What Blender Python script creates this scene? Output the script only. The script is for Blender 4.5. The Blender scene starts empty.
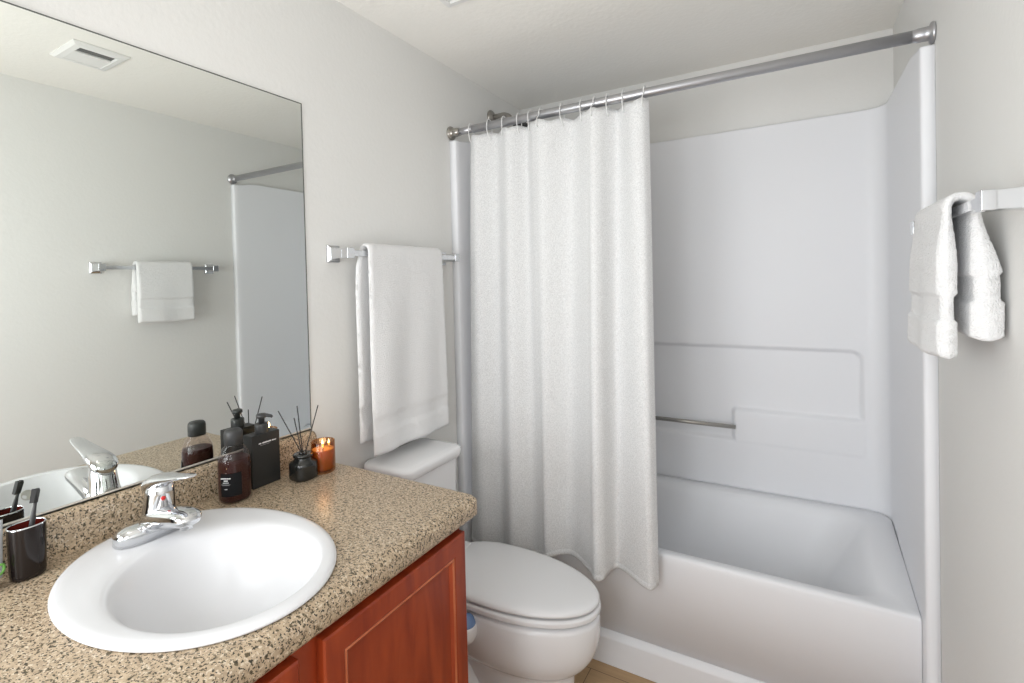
import bpy, bmesh, math, random
from mathutils import Vector, Matrix, noise
random.seed(7)
sc = bpy.context.scene
C = sc.collection
PI = math.pi
W, YB, YF, H = 1.524, 0.60, -2.70, 2.237      # room: width, back wall, front wall, ceiling

# ------------------------------------------------------------------ camera
yaw, pitch, roll = 0.5209, -0.0161, -0.0239
fw = Vector((-math.sin(yaw)*math.cos(pitch), math.cos(yaw)*math.cos(pitch), math.sin(pitch)))
rt = Vector((math.cos(yaw), math.sin(yaw), 0)); up = rt.cross(fw)
R2 = math.cos(roll)*rt + math.sin(roll)*up
U2 = -math.sin(roll)*rt + math.cos(roll)*up
cd = bpy.data.cameras.new('camera'); cam = bpy.data.objects.new('camera', cd); C.objects.link(cam)
CP = Vector((1.2119, -1.6406, 1.3653))
M = Matrix((R2, U2, -fw)).transposed().to_4x4(); M.translation = CP
cam.matrix_world = M
cd.sensor_width = 36; cd.lens = 495.47/1024*36
cd.shift_y = -(341.5-288.785)/1024
cd.clip_start = 0.02
sc.camera = cam

# ------------------------------------------------------------------ world, lights, exposure
wd = bpy.data.worlds.new('world'); sc.world = wd; wd.use_nodes = True
wd.node_tree.nodes['Background'].inputs[0].default_value = (0.9, 0.95, 1, 1)
wd.node_tree.nodes['Background'].inputs[1].default_value = 0.4
sc.view_settings.view_transform = 'Standard'
sc.view_settings.look = 'None'
sc.view_settings.gamma = 1
sc.view_settings.use_curve_mapping = False
sc.view_settings.exposure = -0.05

def area(name, loc, target, sx, sy, watts, col):
    l = bpy.data.lights.new(name, 'AREA'); l.shape = 'RECTANGLE'; l.size = sx; l.size_y = sy
    l.energy = watts; l.color = col
    o = bpy.data.objects.new(name, l); C.objects.link(o); o.location = loc
    o.rotation_euler = (Vector(target)-Vector(loc)).to_track_quat('-Z', 'Y').to_euler()
    return o
area('low_fill', (0.55, -2.62, 0.75), (0.9, 0, 0.7), 0.9, 1.3, 15.0, (0.89, 0.95, 1.0))  # fill added behind the camera to lift the lower half; no doorway modelled
area('flash_umbrella', (1.0, -1.95, 1.50), (1.0, 0.2, 0.72), 0.6, 0.6, 7.6, (0.93, 0.97, 1.0))
area('right_wall_fill', (0.20, -2.05, 1.15), (1.35, 0.0, 0.80), 0.5, 0.9, 11.0, (0.93, 0.97, 1.0))  # fill added near the left wall to brighten the right one; no hallway
area('ceiling_fill', (1.0, -1.95, 1.0), (0.95, -1.0, 2.3), 0.5, 0.5, 1.4, (0.93, 0.97, 1.0)).data.spread = math.radians(110)  # unseen fill aimed upwards, added to lift the dark ceiling
area('vanity_light', (0.20, -1.30, 2.12), (1.5, -0.7, 1.1), 0.12, 0.6, 0.5, (1.0, 0.93, 0.84))

# ------------------------------------------------------------------ materials
def mat(name, col, rough=0.5, metal=0.0, spec=0.5, bump=None, coat=0.0):
    m = bpy.data.materials.new(name); m.use_nodes = True
    b = m.node_tree.nodes['Principled BSDF']
    b.inputs['Base Color'].default_value = (*col, 1); b.inputs['Roughness'].default_value = rough
    b.inputs['Metallic'].default_value = metal; b.inputs['Specular IOR Level'].default_value = spec
    b.inputs['Coat Weight'].default_value = coat
    if bump:
        scale, strength, dist = bump
        nt = m.node_tree; tc = nt.nodes.new('ShaderNodeTexCoord'); n = nt.nodes.new('ShaderNodeTexNoise')
        n.inputs['Scale'].default_value = scale; n.inputs['Detail'].default_value = 3
        bp = nt.nodes.new('ShaderNodeBump'); bp.inputs['Strength'].default_value = strength; bp.inputs['Distance'].default_value = dist
        nt.links.new(tc.outputs['Object'], n.inputs['Vector']); nt.links.new(n.outputs['Fac'], bp.inputs['Height'])
        nt.links.new(bp.outputs['Normal'], b.inputs['Normal'])
    return m
def bsdf(m): return m.node_tree.nodes['Principled BSDF']

M_wall = mat('wall_paint', (0.805, 0.796, 0.772), 0.7, bump=(70, 0.22, 0.003))
M_ceil = mat('ceiling_paint', (0.90, 0.875, 0.825), 0.8, bump=(60, 0.3, 0.004))
M_tub = mat('tub_fibreglass', (0.885, 0.89, 0.915), 0.42, spec=0.3)
M_porc = mat('porcelain', (0.83, 0.83, 0.84), 0.08)
M_sink = mat('sink_porcelain', (0.71, 0.705, 0.715), 0.27, spec=0.35)
M_seat = mat('seat_plastic', (0.82, 0.82, 0.83), 0.25)
M_chrome = mat('chrome', (0.70, 0.71, 0.73), 0.07, 1)
M_steel = mat('brushed_steel', (0.50, 0.50, 0.52), 0.42, 1)
M_nickel = mat('dull_nickel', (0.42, 0.40, 0.37), 0.3, 1)
M_bar = mat('satin_bar', (0.42, 0.40, 0.37), 0.35, 1)
M_mirror = mat('mirror_silver', (0.84, 0.865, 0.835), 0.0, 1)
M_mirror_edge = mat('mirror_edge', (0.10, 0.11, 0.10), 0.3)
M_channel = mat('mirror_channel', (0.62, 0.58, 0.52), 0.4, 0.3)
M_black = mat('matte_black_plastic', (0.035, 0.035, 0.035), 0.45)
M_box = mat('soft_black_lacquer', (0.022, 0.022, 0.021), 0.42, spec=0.35)
M_gloss = mat('black_glass', (0.012, 0.012, 0.011), 0.06, coat=0.3)
M_label = mat('black_label', (0.010, 0.010, 0.011), 0.7, spec=0.15)
M_print = mat('white_print', (0.75, 0.75, 0.75), 0.6)
M_greyprint = mat('grey_print', (0.28, 0.28, 0.28), 0.6)
M_reed = mat('black_reed', (0.03, 0.03, 0.03), 0.7)
M_white = mat('white_plastic', (0.82, 0.82, 0.83), 0.35)
M_hook = mat('white_coated_wire', (0.85, 0.85, 0.84), 0.3)
M_gap_shade = mat('dark_slot', (0.05, 0.05, 0.05), 0.8)
M_vent = mat('vent_white', (0.80, 0.79, 0.77), 0.5)
M_slot = mat('vent_slot', (0.13, 0.13, 0.125), 0.8)
M_blue = mat('blue_plastic', (0.16, 0.26, 0.48), 0.25)
M_red = mat('red_dot', (0.6, 0.02, 0.02), 0.3)
M_tube = mat('grey_tube', (0.42, 0.43, 0.44), 0.4)
M_green = mat('green_print', (0.22, 0.55, 0.12), 0.5)
M_wax = mat('candle_wax', (0.72, 0.60, 0.42), 0.5)
bsdf(M_wax).inputs['Subsurface Weight'].default_value = 0.3
M_wick = mat('wick', (0.75, 0.62, 0.42), 0.8)
M_grey_hw = mat('overflow_metal', (0.50, 0.49, 0.45), 0.4, 0.8)
M_caulk = mat('caulk_shadow', (0.30, 0.25, 0.2), 0.9)
M_flame = mat('flame', (1, 0.7, 0.3), 0.5)
bsdf(M_flame).inputs['Emission Color'].default_value = (1, 0.72, 0.35, 1)
bsdf(M_flame).inputs['Emission Strength'].default_value = 4

def glass(name, tint, refl=(1, 1, 1), ior=1.45):
    m = bpy.data.materials.new(name); m.use_nodes = True; nt = m.node_tree
    for n in list(nt.nodes): nt.nodes.remove(n)
    o = nt.nodes.new('ShaderNodeOutputMaterial'); x = nt.nodes.new('ShaderNodeMixShader')
    a = nt.nodes.new('ShaderNodeBsdfTransparent'); a.inputs['Color'].default_value = (*tint, 1)
    g = nt.nodes.new('ShaderNodeBsdfGlossy'); g.inputs['Roughness'].default_value = .05; g.inputs['Color'].default_value = (*refl, 1)
    f = nt.nodes.new('ShaderNodeLayerWeight'); f.inputs['Blend'].default_value = .5
    p = nt.nodes.new('ShaderNodeMath'); p.operation = 'POWER'; p.inputs[1].default_value = 4
    q = nt.nodes.new('ShaderNodeMath'); q.operation = 'MULTIPLY_ADD'; q.inputs[1].default_value = .5; q.inputs[2].default_value = .03
    nt.links.new(f.outputs['Facing'], p.inputs[0]); nt.links.new(p.outputs[0], q.inputs[0]); nt.links.new(q.outputs[0], x.inputs[0])
    nt.links.new(a.outputs[0], x.inputs[1]); nt.links.new(g.outputs[0], x.inputs[2]); nt.links.new(x.outputs[0], o.inputs['Surface'])
    return m
M_amber = glass('amber_glass', (0.78, 0.55, 0.36))
M_clear = glass('smoky_clear_glass', (0.90, 0.86, 0.86))
M_liquid = mat('dark_red_liquid', (0.040, 0.010, 0.007), 0.3, spec=0.15)
M_tumbler = mat('dark_amber_glass', (0.014, 0.010, 0.009), 0.10, spec=0.35)
M_tumbler_in = mat('dark_amber_glass_inside', (0.10, 0.012, 0.008), 0.2)

# granite-look laminate
def granite():
    m = mat('speckled_laminate', (0.5, 0.4, 0.3), 0.30)
    nt = m.node_tree; b = bsdf(m)
    tc = nt.nodes.new('ShaderNodeTexCoord')
    def nz(scale, detail, lo, hi, off=0, sx=1):
        mp = nt.nodes.new('ShaderNodeMapping'); mp.inputs['Location'].default_value = (off, off*.7, off*.3)
        mp.inputs['Scale'].default_value = (sx, 1, 1)
        n = nt.nodes.new('ShaderNodeTexNoise'); n.inputs['Scale'].default_value = scale; n.inputs['Detail'].default_value = detail
        n.inputs['Roughness'].default_value = 0.55
        r = nt.nodes.new('ShaderNodeMapRange'); r.inputs['From Min'].default_value = lo; r.inputs['From Max'].default_value = hi
        nt.links.new(tc.outputs['Object'], mp.inputs['Vector']); nt.links.new(mp.outputs['Vector'], n.inputs['Vector'])
        nt.links.new(n.outputs['Fac'], r.inputs['Value']); return r.outputs['Result']
    def mix(f, a, c):
        x = nt.nodes.new('ShaderNodeMix'); x.data_type = 'RGBA'
        nt.links.new(f, x.inputs[0])
        if isinstance(a, tuple): x.inputs[6].default_value = (*a, 1)
        else: nt.links.new(a, x.inputs[6])
        x.inputs[7].default_value = (*c, 1); return x.outputs[2]
    c = mix(nz(110, 3, .35, .65), (0.54, 0.415, 0.285), (0.38, 0.285, 0.19))
    c = mix(nz(210, 2, .58, .63, 3), c, (0.64, 0.54, 0.41))
    c = mix(nz(195, 2, .58, .61, 7, .75), c, (0.10, 0.075, 0.04))
    c = mix(nz(280, 1, .60, .625, 11), c, (0.035, 0.028, 0.018))
    nt.links.new(c, b.inputs['Base Color'])
    return m
M_granite = granite()

def wood(name, c1, c2, rough, axis_scale, coat=0.3):
    m = mat(name, c1, rough, coat=coat); nt = m.node_tree; b = bsdf(m)
    tc = nt.nodes.new('ShaderNodeTexCoord'); mp = nt.nodes.new('ShaderNodeMapping')
    mp.inputs['Scale'].default_value = axis_scale
    n = nt.nodes.new('ShaderNodeTexNoise'); n.inputs['Scale'].default_value = 9; n.inputs['Detail'].default_value = 6
    n.inputs['Distortion'].default_value = 0.6
    r = nt.nodes.new('ShaderNodeValToRGB'); r.color_ramp.elements[0].color = (*c1, 1); r.color_ramp.elements[1].color = (*c2, 1)
    r.color_ramp.elements[0].position = .3; r.color_ramp.elements[1].position = .72
    nt.links.new(tc.outputs['Object'], mp.inputs['Vector']); nt.links.new(mp.outputs['Vector'], n.inputs['Vector'])
    nt.links.new(n.outputs['Fac'], r.inputs['Fac']); nt.links.new(r.outputs['Color'], b.inputs['Base Color'])
    return m
M_cherry = wood('cherry_wood', (0.20, 0.021, 0.005), (0.36, 0.054, 0.012), 0.36, (3, 3, 0.5), 0.08)
M_cherry_edge = wood('pale_cherry_edge', (0.32, 0.06, 0.018), (0.50, 0.15, 0.06), 0.4, (3, 3, 1))  # paler cherry tone for the door moulding

def floor_mat():
    m = mat('wood_look_planks', (0.5, 0.35, 0.2), 0.45); nt = m.node_tree; b = bsdf(m)
    tc = nt.nodes.new('ShaderNodeTexCoord')
    br = nt.nodes.new('ShaderNodeTexBrick'); br.inputs['Scale'].default_value = 1
    br.inputs['Brick Width'].default_value = 0.62; br.inputs['Row Height'].default_value = 0.10
    br.inputs['Mortar Size'].default_value = 0.0012
    br.inputs['Color1'].default_value = (0.50, 0.335, 0.185, 1); br.inputs['Color2'].default_value = (0.37, 0.23, 0.125, 1)
    br.inputs['Mortar'].default_value = (0.14, 0.085, 0.045, 1); br.inputs['Bias'].default_value = -0.2
    mp = nt.nodes.new('ShaderNodeMapping'); mp.inputs['Location'].default_value = (0.05, 0.03, 0)
    n = nt.nodes.new('ShaderNodeTexNoise'); n.inputs['Scale'].default_value = 12; n.inputs['Detail'].default_value = 6
    mp2 = nt.nodes.new('ShaderNodeMapping'); mp2.inputs['Scale'].default_value = (0.4, 5, 1)
    x = nt.nodes.new('ShaderNodeMix'); x.data_type = 'RGBA'; x.blend_type = 'MULTIPLY'; x.inputs[0].default_value = 0.6
    rr = nt.nodes.new('ShaderNodeValToRGB'); rr.color_ramp.elements[0].color = (.6, .55, .5, 1); rr.color_ramp.elements[1].color = (1.25, 1.2, 1.15, 1)
    L = nt.links.new
    L(tc.outputs['Object'], mp.inputs['Vector']); L(mp.outputs['Vector'], br.inputs['Vector'])
    L(tc.outputs['Object'], mp2.inputs['Vector']); L(mp2.outputs['Vector'], n.inputs['Vector']); L(n.outputs['Fac'], rr.inputs['Fac'])
    L(br.outputs['Color'], x.inputs[6]); L(rr.outputs['Color'], x.inputs[7]); L(x.outputs[2], b.inputs['Base Color'])
    return m
M_floor = floor_mat()

def cloth(name, col, scale, strength, dist, weave=False):
    m = mat(name, col, 0.95, spec=0.1); nt = m.node_tree; b = bsdf(m)
    tc = nt.nodes.new('ShaderNodeTexCoord')
    n = nt.nodes.new('ShaderNodeTexNoise'); n.inputs['Scale'].default_value = scale; n.inputs['Detail'].default_value = 4
    bp = nt.nodes.new('ShaderNodeBump'); bp.inputs['Strength'].default_value = strength; bp.inputs['Distance'].default_value = dist
    nt.links.new(tc.outputs['Object'], n.inputs['Vector']); nt.links.new(n.outputs['Fac'], bp.inputs['Height'])
    nt.links.new(bp.outputs['Normal'], b.inputs['Normal'])
    if weave:
        r = nt.nodes.new('ShaderNodeValToRGB'); r.color_ramp.elements[0].position = .3; r.color_ramp.elements[1].position = .7
        r.color_ramp.elements[0].color = (*[c*.82 for c in col], 1); r.color_ramp.elements[1].color = (*[min(c*1.10, .95) for c in col], 1)
        nt.links.new(n.outputs['Fac'], r.inputs['Fac']); nt.links.new(r.outputs['Color'], b.inputs['Base Color'])
    b.inputs['Sheen Weight'].default_value = 0.15
    return m
M_curtain = cloth('white_woven_curtain', (0.80, 0.80, 0.80), 280, 0.5, 0.002, True)
M_towel = cloth('white_terry', (0.88, 0.875, 0.875), 330, 0.9, 0.004)

# ------------------------------------------------------------------ helpers
def obj(name, bm, m, parent=None, smooth=False, bevel=0, seg=2, subsurf=0, solid=0, off=0, weld=False):
    me = bpy.data.meshes.new(name)
    if weld: bmesh.ops.remove_doubles(bm, verts=bm.verts, dist=1e-6)
    bmesh.ops.recalc_face_normals(bm, faces=bm.faces)
    bm.to_mesh(me); bm.free()
    for mm in (m if isinstance(m, (list, tuple)) else [m]): me.materials.append(mm)
    o = bpy.data.objects.new(name, me); C.objects.link(o)
    if parent is not None:
        o.parent = parent
        o.matrix_parent_inverse = Matrix.Translation(-parent.location) if parent.type == 'EMPTY' else Matrix.Identity(4)
    if smooth:
        for p in me.polygons: p.use_smooth = True
    if solid:
        s = o.modifiers.new('solid', 'SOLIDIFY'); s.thickness = solid; s.offset = off
    if bevel:
        b = o.modifiers.new('bevel', 'BEVEL'); b.width = bevel; b.segments = seg; b.limit_method = 'ANGLE'; b.angle_limit = math.radians(35)
        b.harden_normals = False
        for p in me.polygons: p.use_smooth = True
        e = me
        o.modifiers.new('wn', 'WEIGHTED_NORMAL')
    if subsurf:
        s = o.modifiers.new('sub', 'SUBSURF'); s.levels = subsurf; s.render_levels = subsurf
    return o
def thing(name, label, cat, loc=(0, 0, 0), group=None):
    o = bpy.data.objects.new(name, None); C.objects.link(o); o.location = loc
    o.empty_display_size = .05
    o['label'] = label; o['category'] = cat
    if group: o['group'] = group
    return o
def tag(o, label, cat, group=None):
    o['label'] = label; o['category'] = cat
    if group: o['group'] = group
    return o
def box(bm, x0, x1, y0, y1, z0, z1):
    v = [bm.verts.new(p) for p in ((x0,y0,z0),(x1,y0,z0),(x1,y1,z0),(x0,y1,z0),(x0,y0,z1),(x1,y0,z1),(x1,y1,z1),(x0,y1,z1))]
    fs = [bm.faces.new([v[i] for i in f]) for f in ((0,3,2,1),(4,5,6,7),(0,1,5,4),(1,2,6,5),(2,3,7,6),(3,0,4,7))]
    return fs
def bx(*a):
    bm = bmesh.new(); box(bm, *a); return bm
def loft(bm, rings, cap0=True, cap1=True, closed=True, mi=0):
    vs = [[bm.verts.new(p) for p in r] for r in rings]; n = len(vs[0])
    for a, b in zip(vs, vs[1:]):
        for i in range(n if closed else n-1):
            f = bm.faces.new((a[i], a[(i+1) % n], b[(i+1) % n], b[i])); f.material_index = mi
    if cap0: bm.faces.new(vs[0][::-1]).material_index = mi
    if cap1: bm.faces.new(vs[-1]).material_index = mi
    return vs
def ell(cx, cy, z, a, b, n=48, p=2.0, af=None):
    out = []
    for i in range(n):
        t = 2*PI*i/n; c, s = math.cos(t), math.sin(t)
        ax = (af if (af is not None and c > 0) else a)
        out.append((cx + ax*math.copysign(abs(c)**(2/p), c), cy + b*math.copysign(abs(s)**(2/p), s), z))
    return out
def lathe(bm, cx, cy, prof, n=32, sx=1, sy=1, p=2.0, cap0=True, cap1=True):
    return loft(bm, [ell(cx, cy, z, max(r, 1e-4)*sx, max(r, 1e-4)*sy, n, p) for r, z in prof], cap0, cap1)
def frame(d):
    d = d.normalized(); u = Vector((0, 0, 1)) if abs(d.z) < .95 else Vector((1, 0, 0))
    a = d.cross(u).normalized(); return a, a.cross(d).normalized()
def tube(bm, pts, r, n=12, cap=True):
    pts = [Vector(p) for p in pts]; rings = []
    pa = None
    for i, p in enumerate(pts):
        d = (pts[min(i+1, len(pts)-1)] - pts[max(i-1, 0)])
        if pa is None: a, b = frame(d)
        else:
            dn = d.normalized(); a = (pa - dn*pa.dot(dn)).normalized(); b = a.cross(dn).normalized()
        pa = a
        rr = r[i] if isinstance(r, (list, tuple)) else r
        rings.append([tuple(p + a*rr*math.cos(2*PI*k/n) + b*rr*math.sin(2*PI*k/n)) for k in range(n)])
    return loft(bm, rings, cap, cap)
def arc(c, r, a0, a1, n, plane='xz'):
    out = []
    for i in range(n+1):
        t = a0 + (a1-a0)*i/n
        q = (r*math.cos(t), r*math.sin(t))
        out.append((c[0]+q[0], c[1], c[2]+q[1]) if plane == 'xz' else (c[0], c[1]+q[0], c[2]+q[1]) if plane == 'yz' else (c[0]+q[0], c[1]+q[1], c[2]))
    return out
def smooth01(x):
    x = max(0.0, min(1.0, x)); return x*x*(3-2*x)
def rrect(x, z, x0, x1, z0, z1, r):               # signed distance to a rounded rectangle
    cx, cz, hx, hz = (x0+x1)/2, (z0+z1)/2, (x1-x0)/2-r, (z1-z0)/2-r
    dx, dz = abs(x-cx)-hx, abs(z-cz)-hz
    return math.hypot(max(dx, 0), max(dz, 0)) + min(max(dx, dz), 0) - r
def catmull(P, m):
    out = []
    for i in range(len(P)-1):
        p0, p1, p2, p3 = P[max(i-1, 0)], P[i], P[i+1], P[min(i+2, len(P)-1)]
        for k in range(m):
            t = k/m
            out.append(tuple(.5*((2*b)+(-a+c)*t+(2*a-5*b+4*c-d)*t*t+(-a+3*b-3*c+d)*t**3) for a, b, c, d in zip(p0, p1, p2, p3)))
    out.append(tuple(P[-1])); return out
def struct(name, bm, m, **k):
    o = obj(name, bm, m, **k); o['kind'] = 'structure'; return o

# ------------------------------------------------------------------ room shell
T = 0.1
struct('floor', bx(-T, W+T, YF-T, YB+T, -T, 0), M_floor)
struct('ceiling', bx(-T, W+T, YF-T, YB+T, H, H+T), M_ceil)
struct('wall_left', bx(-T, 0, YF-T, YB+T, 0, H), M_wall)
struct('wall_right', bx(W, W+T, YF-T, YB+T, 0, H), M_wall)
struct('wall_back', bx(0, W, YB, YB+T, 0, H), M_wall)
struct('wall_front', bx(0, W, YF-T, YF, 0, H), M_wall)

# ------------------------------------------------------------------ bathtub
def make_tub():
    t = thing('bathtub', 'white fibreglass bathtub with a plain front apron behind the curtain', 'bathtub', (W/2, .3, 0))
    x0, x1, y0, y1 = .0305, W-.0305, .036, .5714
    def zrim(y): return .434 + (.492-.434)*smooth01((y-.10)/.30)
    n = 120
    def rr(xa, xb, ya, yb, rf, zf, m=10, rbk=None):
        pts = []; rbk = rbk or rf
        for r, cx, cy, a0 in ((rbk, xb-rbk, yb-rbk, 0), (rbk, xa+rbk, yb-rbk, PI/2), (rf, xa+rf, ya+rf, PI), (rf, xb-rf, ya+rf, 1.5*PI)):
            for k in range(m+1):
                a = a0 + PI/2*k/m; x, y = cx+r*math.cos(a), cy+r*math.sin(a); pts.append((x, y, zf(y)))
        return pts
    bm = bmesh.new()
    rings = [rr(x0, x1, y0, y1, .003, lambda y: .105, 10, .061),
             rr(x0, x1, y0, y1, .003, lambda y: zrim(y)-.03, 10, .061),
             rr(x0, x1, y0, y1, .004, lambda y: zrim(y)-.010, 10, .061),
             rr(x0+.0005, x1-.0005, y0+.003, y1-.0005, .006, lambda y: zrim(y)-.003, 10, .061),
             rr(x0+.003, x1-.003, y0+.010, y1-.003, .008, zrim, 10, .062),
             rr(.07, W-.105, y0+.036, y1-.045, .07, lambda y: zrim(y)-.002),
             rr(.085, W-.120, y0+.046, y1-.055, .09, lambda y: zrim(y)-.010),
             rr(.10, W-.14, y0+.056, y1-.066, .10, lambda y: zrim(y)-.035),
             rr(.15, W-.24, y0+.08, y1-.10, .11, lambda y: .26),
             rr(.18, W-.28, y0+.10, y1-.125, .11, lambda y: .19),
             rr(.24, W-.34, y0+.15, y1-.165, .08, lambda y: .175)]
    loft(bm, rings, True, True)
    obj('basin', bm, M_tub, t, smooth=True, bevel=0)
    # skirt: plinth that stands a little proud of the apron, with a chamfered top
    bm = bmesh.new()
    sec = [(.036, .112), (.030, .108), (.019, .098), (.016, .09), (.015, .008), (.013, 0), (.06, 0), (.06, .112)]
    loft(bm, [[(x, y, z) for y, z in sec] for x in (x0+.001, x1-.001)])
    obj('skirt', bm, M_tub, t, smooth=True, bevel=.003, seg=2)
    bm = bmesh.new(); lathe(bm, .36, .30, [(.028, .1745), (.028, .178), (.02, .180)], 24)
    obj('drain', bm, M_chrome, t, smooth=True)
    return t
make_tub()

# ------------------------------------------------------------------ shower surround
def make_surround():
    t = thing('shower_surround', 'white moulded shower surround with recessed shelf panel around the tub', 'shower surround', (W/2, .58, .5))
    th, yb = .030, .572
    z0, z1 = .4965, 1.955
    yf = -.010
    r = .06
    # path in plan: (x, y, nx, ny, on_back)
    path = [(0.0005, yf), (.022, yf), (.0275, yf+.002), (th, yf+.006)]
    for k in range(1, 24): path.append((th, yf+.006+(yb-r-yf-.006)*k/24))
    for k in range(0, 9):
        a = PI - PI/2*k/8; path.append((th+r+r*math.cos(a), yb-r+r*math.sin(a)))
    nb = 230; xa, xb = th+r, W-th-r
    for k in range(1, nb): path.append((xa+(xb-xa)*k/nb, yb))
    left = path[:4+23+9]
    for x, y in reversed(left): path.append((W-x, y))
    nz = 250
    def offs(x, z):                                  # + is into the wall
        o = 0
        d = rrect(x, z, .105, 1.418, .690, 1.072, .035)
        o += .018*smooth01((.006-d)/.012)
        for xa_, xb_ in ((.098, .545), (.979, 1.426)):
            d = rrect(x, z, xa_, xb_, .684, .816, .014)
            o = o+(-.003-o)*smooth01((.006-d)/.012)
        return o
    bm = bmesh.new(); rows = []
    for j in range(nz+1):
        row = []
        for x, y in path:
            yy = y; z = z0+(z1-.018*(1-smooth01((y+.01)/.14))-z0)*j/nz
            if abs(y-yb) < 1e-6: yy = y+offs(x, z)
            zz = z
            if j == 0: 
                zz = z0 - .026 - (.060*smooth01((.40-y)/.30))
                if y < .040: zz = .003
            elif j < 60 and y < .40:
                b_ = z0 - .026 - (.060*smooth01((.40-y)/.30))
                if y < .040: b_ = .003
                zz = b_ + (z0+(z1-z0)*60/nz - b_)*j/60
            row.append(bm.verts.new((x, min(yy, YB-.002), zz)))
        rows.append(row)
    np_ = len(path)
    for a, b in zip(rows, rows[1:]):
        for i in range(np_-1): bm.faces.new((a[i], a[i+1], b[i+1], b[i]))
    # outer skin against the three walls closes the shell
    out = []
    for row in rows:
        r_ = []
        for i, v in enumerate(row):
            x, y = path[i]
            if i in (0, np_-1): r_.append(v); continue
            if y < yb-r+.001 or i < 28: p = (.0004 if x < W/2 else W-.0004, max(y, yf+.001) if y < yb-r+.001 else YB-.0008)
            elif y > yb-.0001: p = (x, YB-.0008)
            else: p = (x, YB-.0008)
            r_.append(bm.verts.new((p[0], p[1], v.co.z)))
        out.append(r_)
    for a, b in zip(out, out[1:]):
        for i in range(np_-1): bm.faces.new((a[i+1], a[i], b[i], b[i+1]))
    for a, b in ((rows[0], out[0]), (out[-1], rows[-1])):
        for i in range(np_-1):
            q = [a[i], a[i+1], b[i+1], b[i]]
            q = list(dict.fromkeys(q))
            if len(q) > 2: bm.faces.new(q)
    o = obj('panel', bm, M_tub, t, smooth=True)
    # grab bar between the two ledges
    bm = bmesh.new(); tube(bm, [(.535, .548, .748), (.99, .548, .748)], .0085, 16)
    g = obj('grab_bar', bm, M_bar, t, smooth=True); g['label'] = 'slim metal grab bar in the gap of the shelf'
make_surround()

# ------------------------------------------------------------------ shower head
t = thing('wall_shower', 'dull nickel shower with bent arm high on the wall behind the rod', 'shower', (0, .315, 2.119))
bm = bmesh.new()
prof = [(0.0, .034), (.004, .034), (.010, .028), (.014, .014), (.016, .012)]
loft(bm, [[(x+.0005, .315+r*math.cos(2*PI*k/28), 2.119+r*math.sin(2*PI*k/28)) for k in range(28)] for x, r in prof])
obj('flange', bm, M_nickel, t, smooth=True)
bm = bmesh.new()
tube(bm, [(.010, .315, 2.119), (.05, .315, 2.121)] + arc((.06, .315, 2.066), .055, PI/2, PI/5, 8) + [(.128, .315, 2.069)], .011, 16)
obj('arm', bm, M_nickel, t, smooth=True)
bm = bmesh.new()
d = Vector((.7, 0, -.62)).normalized(); a, b = frame(d); base = Vector((.122, .315, 2.075))
loft(bm, [[tuple(base+d*s+(a*math.cos(2*PI*k/28)+b*math.sin(2*PI*k/28))*r) for k in range(28)] for s, r in ((0, .013), (.015, .014), (.03, .020), (.055, .034), (.065, .036), (.070, .033))])
obj('spray_head', bm, M_black, t, smooth=True)

# ------------------------------------------------------------------ curtain rod
ZR = 1.970
t = thing('curtain_rod', 'grey metal curtain rod across the tub from wall to wall', 'curtain rod', (0, 0, ZR))
bm = bmesh.new(); tube(bm, [(.03, 0, ZR), (.115, 0, ZR)], .0135, 20); obj('pole', bm, M_steel, t, smooth=True)
bm = bmesh.new(); tube(bm, [(.108, 0, ZR), (.110, 0, ZR), (W-.03, 0, ZR)], [.0135, .0155, .0155], 20); obj('pole', bm, M_steel, t, smooth=True)
for s in (0, 1):
    X = lambda q: q if s == 0 else W-q
    bm = bmesh.new()
    tube(bm, [(X(q), 0, ZR) for q in (.0005, .004, .008, .010, .022, .034, .036, .046)], [.027, .028, .026, .018, .0175, .0175, .0165, .0155][:8], 24)
    obj('flange', bm, M_steel if s else M_nickel, t, smooth=True)

# ------------------------------------------------------------------ shower curtain
# folds: plan points of the header and of the hem, ridge / valley alternating (x, y)
top_f = [(.098, .004), (.140, -.022), (.205, .018), (.284, -.024), (.339, .016), (.385, -.020), (.440, -.028), (.520, .022), (.596, -.022), (.618, -.032), (.640, -.026), (.690, .022), (.750, -.030), (.785, -.030), (.803, -.004)]
bot_f = [(.060, -.004), (.125, -.034), (.195, .008), (.262, -.034), (.335, .006), (.385, -.012), (.412, -.036), (.488, .010), (.582, -.056), (.616, -.097), (.642, -.080), (.664, .008), (.766, -.052), (.796, -.060), (.810, -.024)]
ZC0, ZC1 = 1.947, .362
hook_x = [.102, .187, .254, .319, .366, .411, .494, .570, .618, .664, .719, .790]
def curtain_plan(s):                                   # s: 0 header, 1 hem
    q = s**.8
    P = [((1-q)*a[0]+q*b[0], (1-q)*a[1]+q*b[1]) for a, b in zip(top_f, bot_f)]
    return catmull(P, 12)
def hemdrop(x): return -.045*(1-smooth01((x-.30)/.16))
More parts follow.
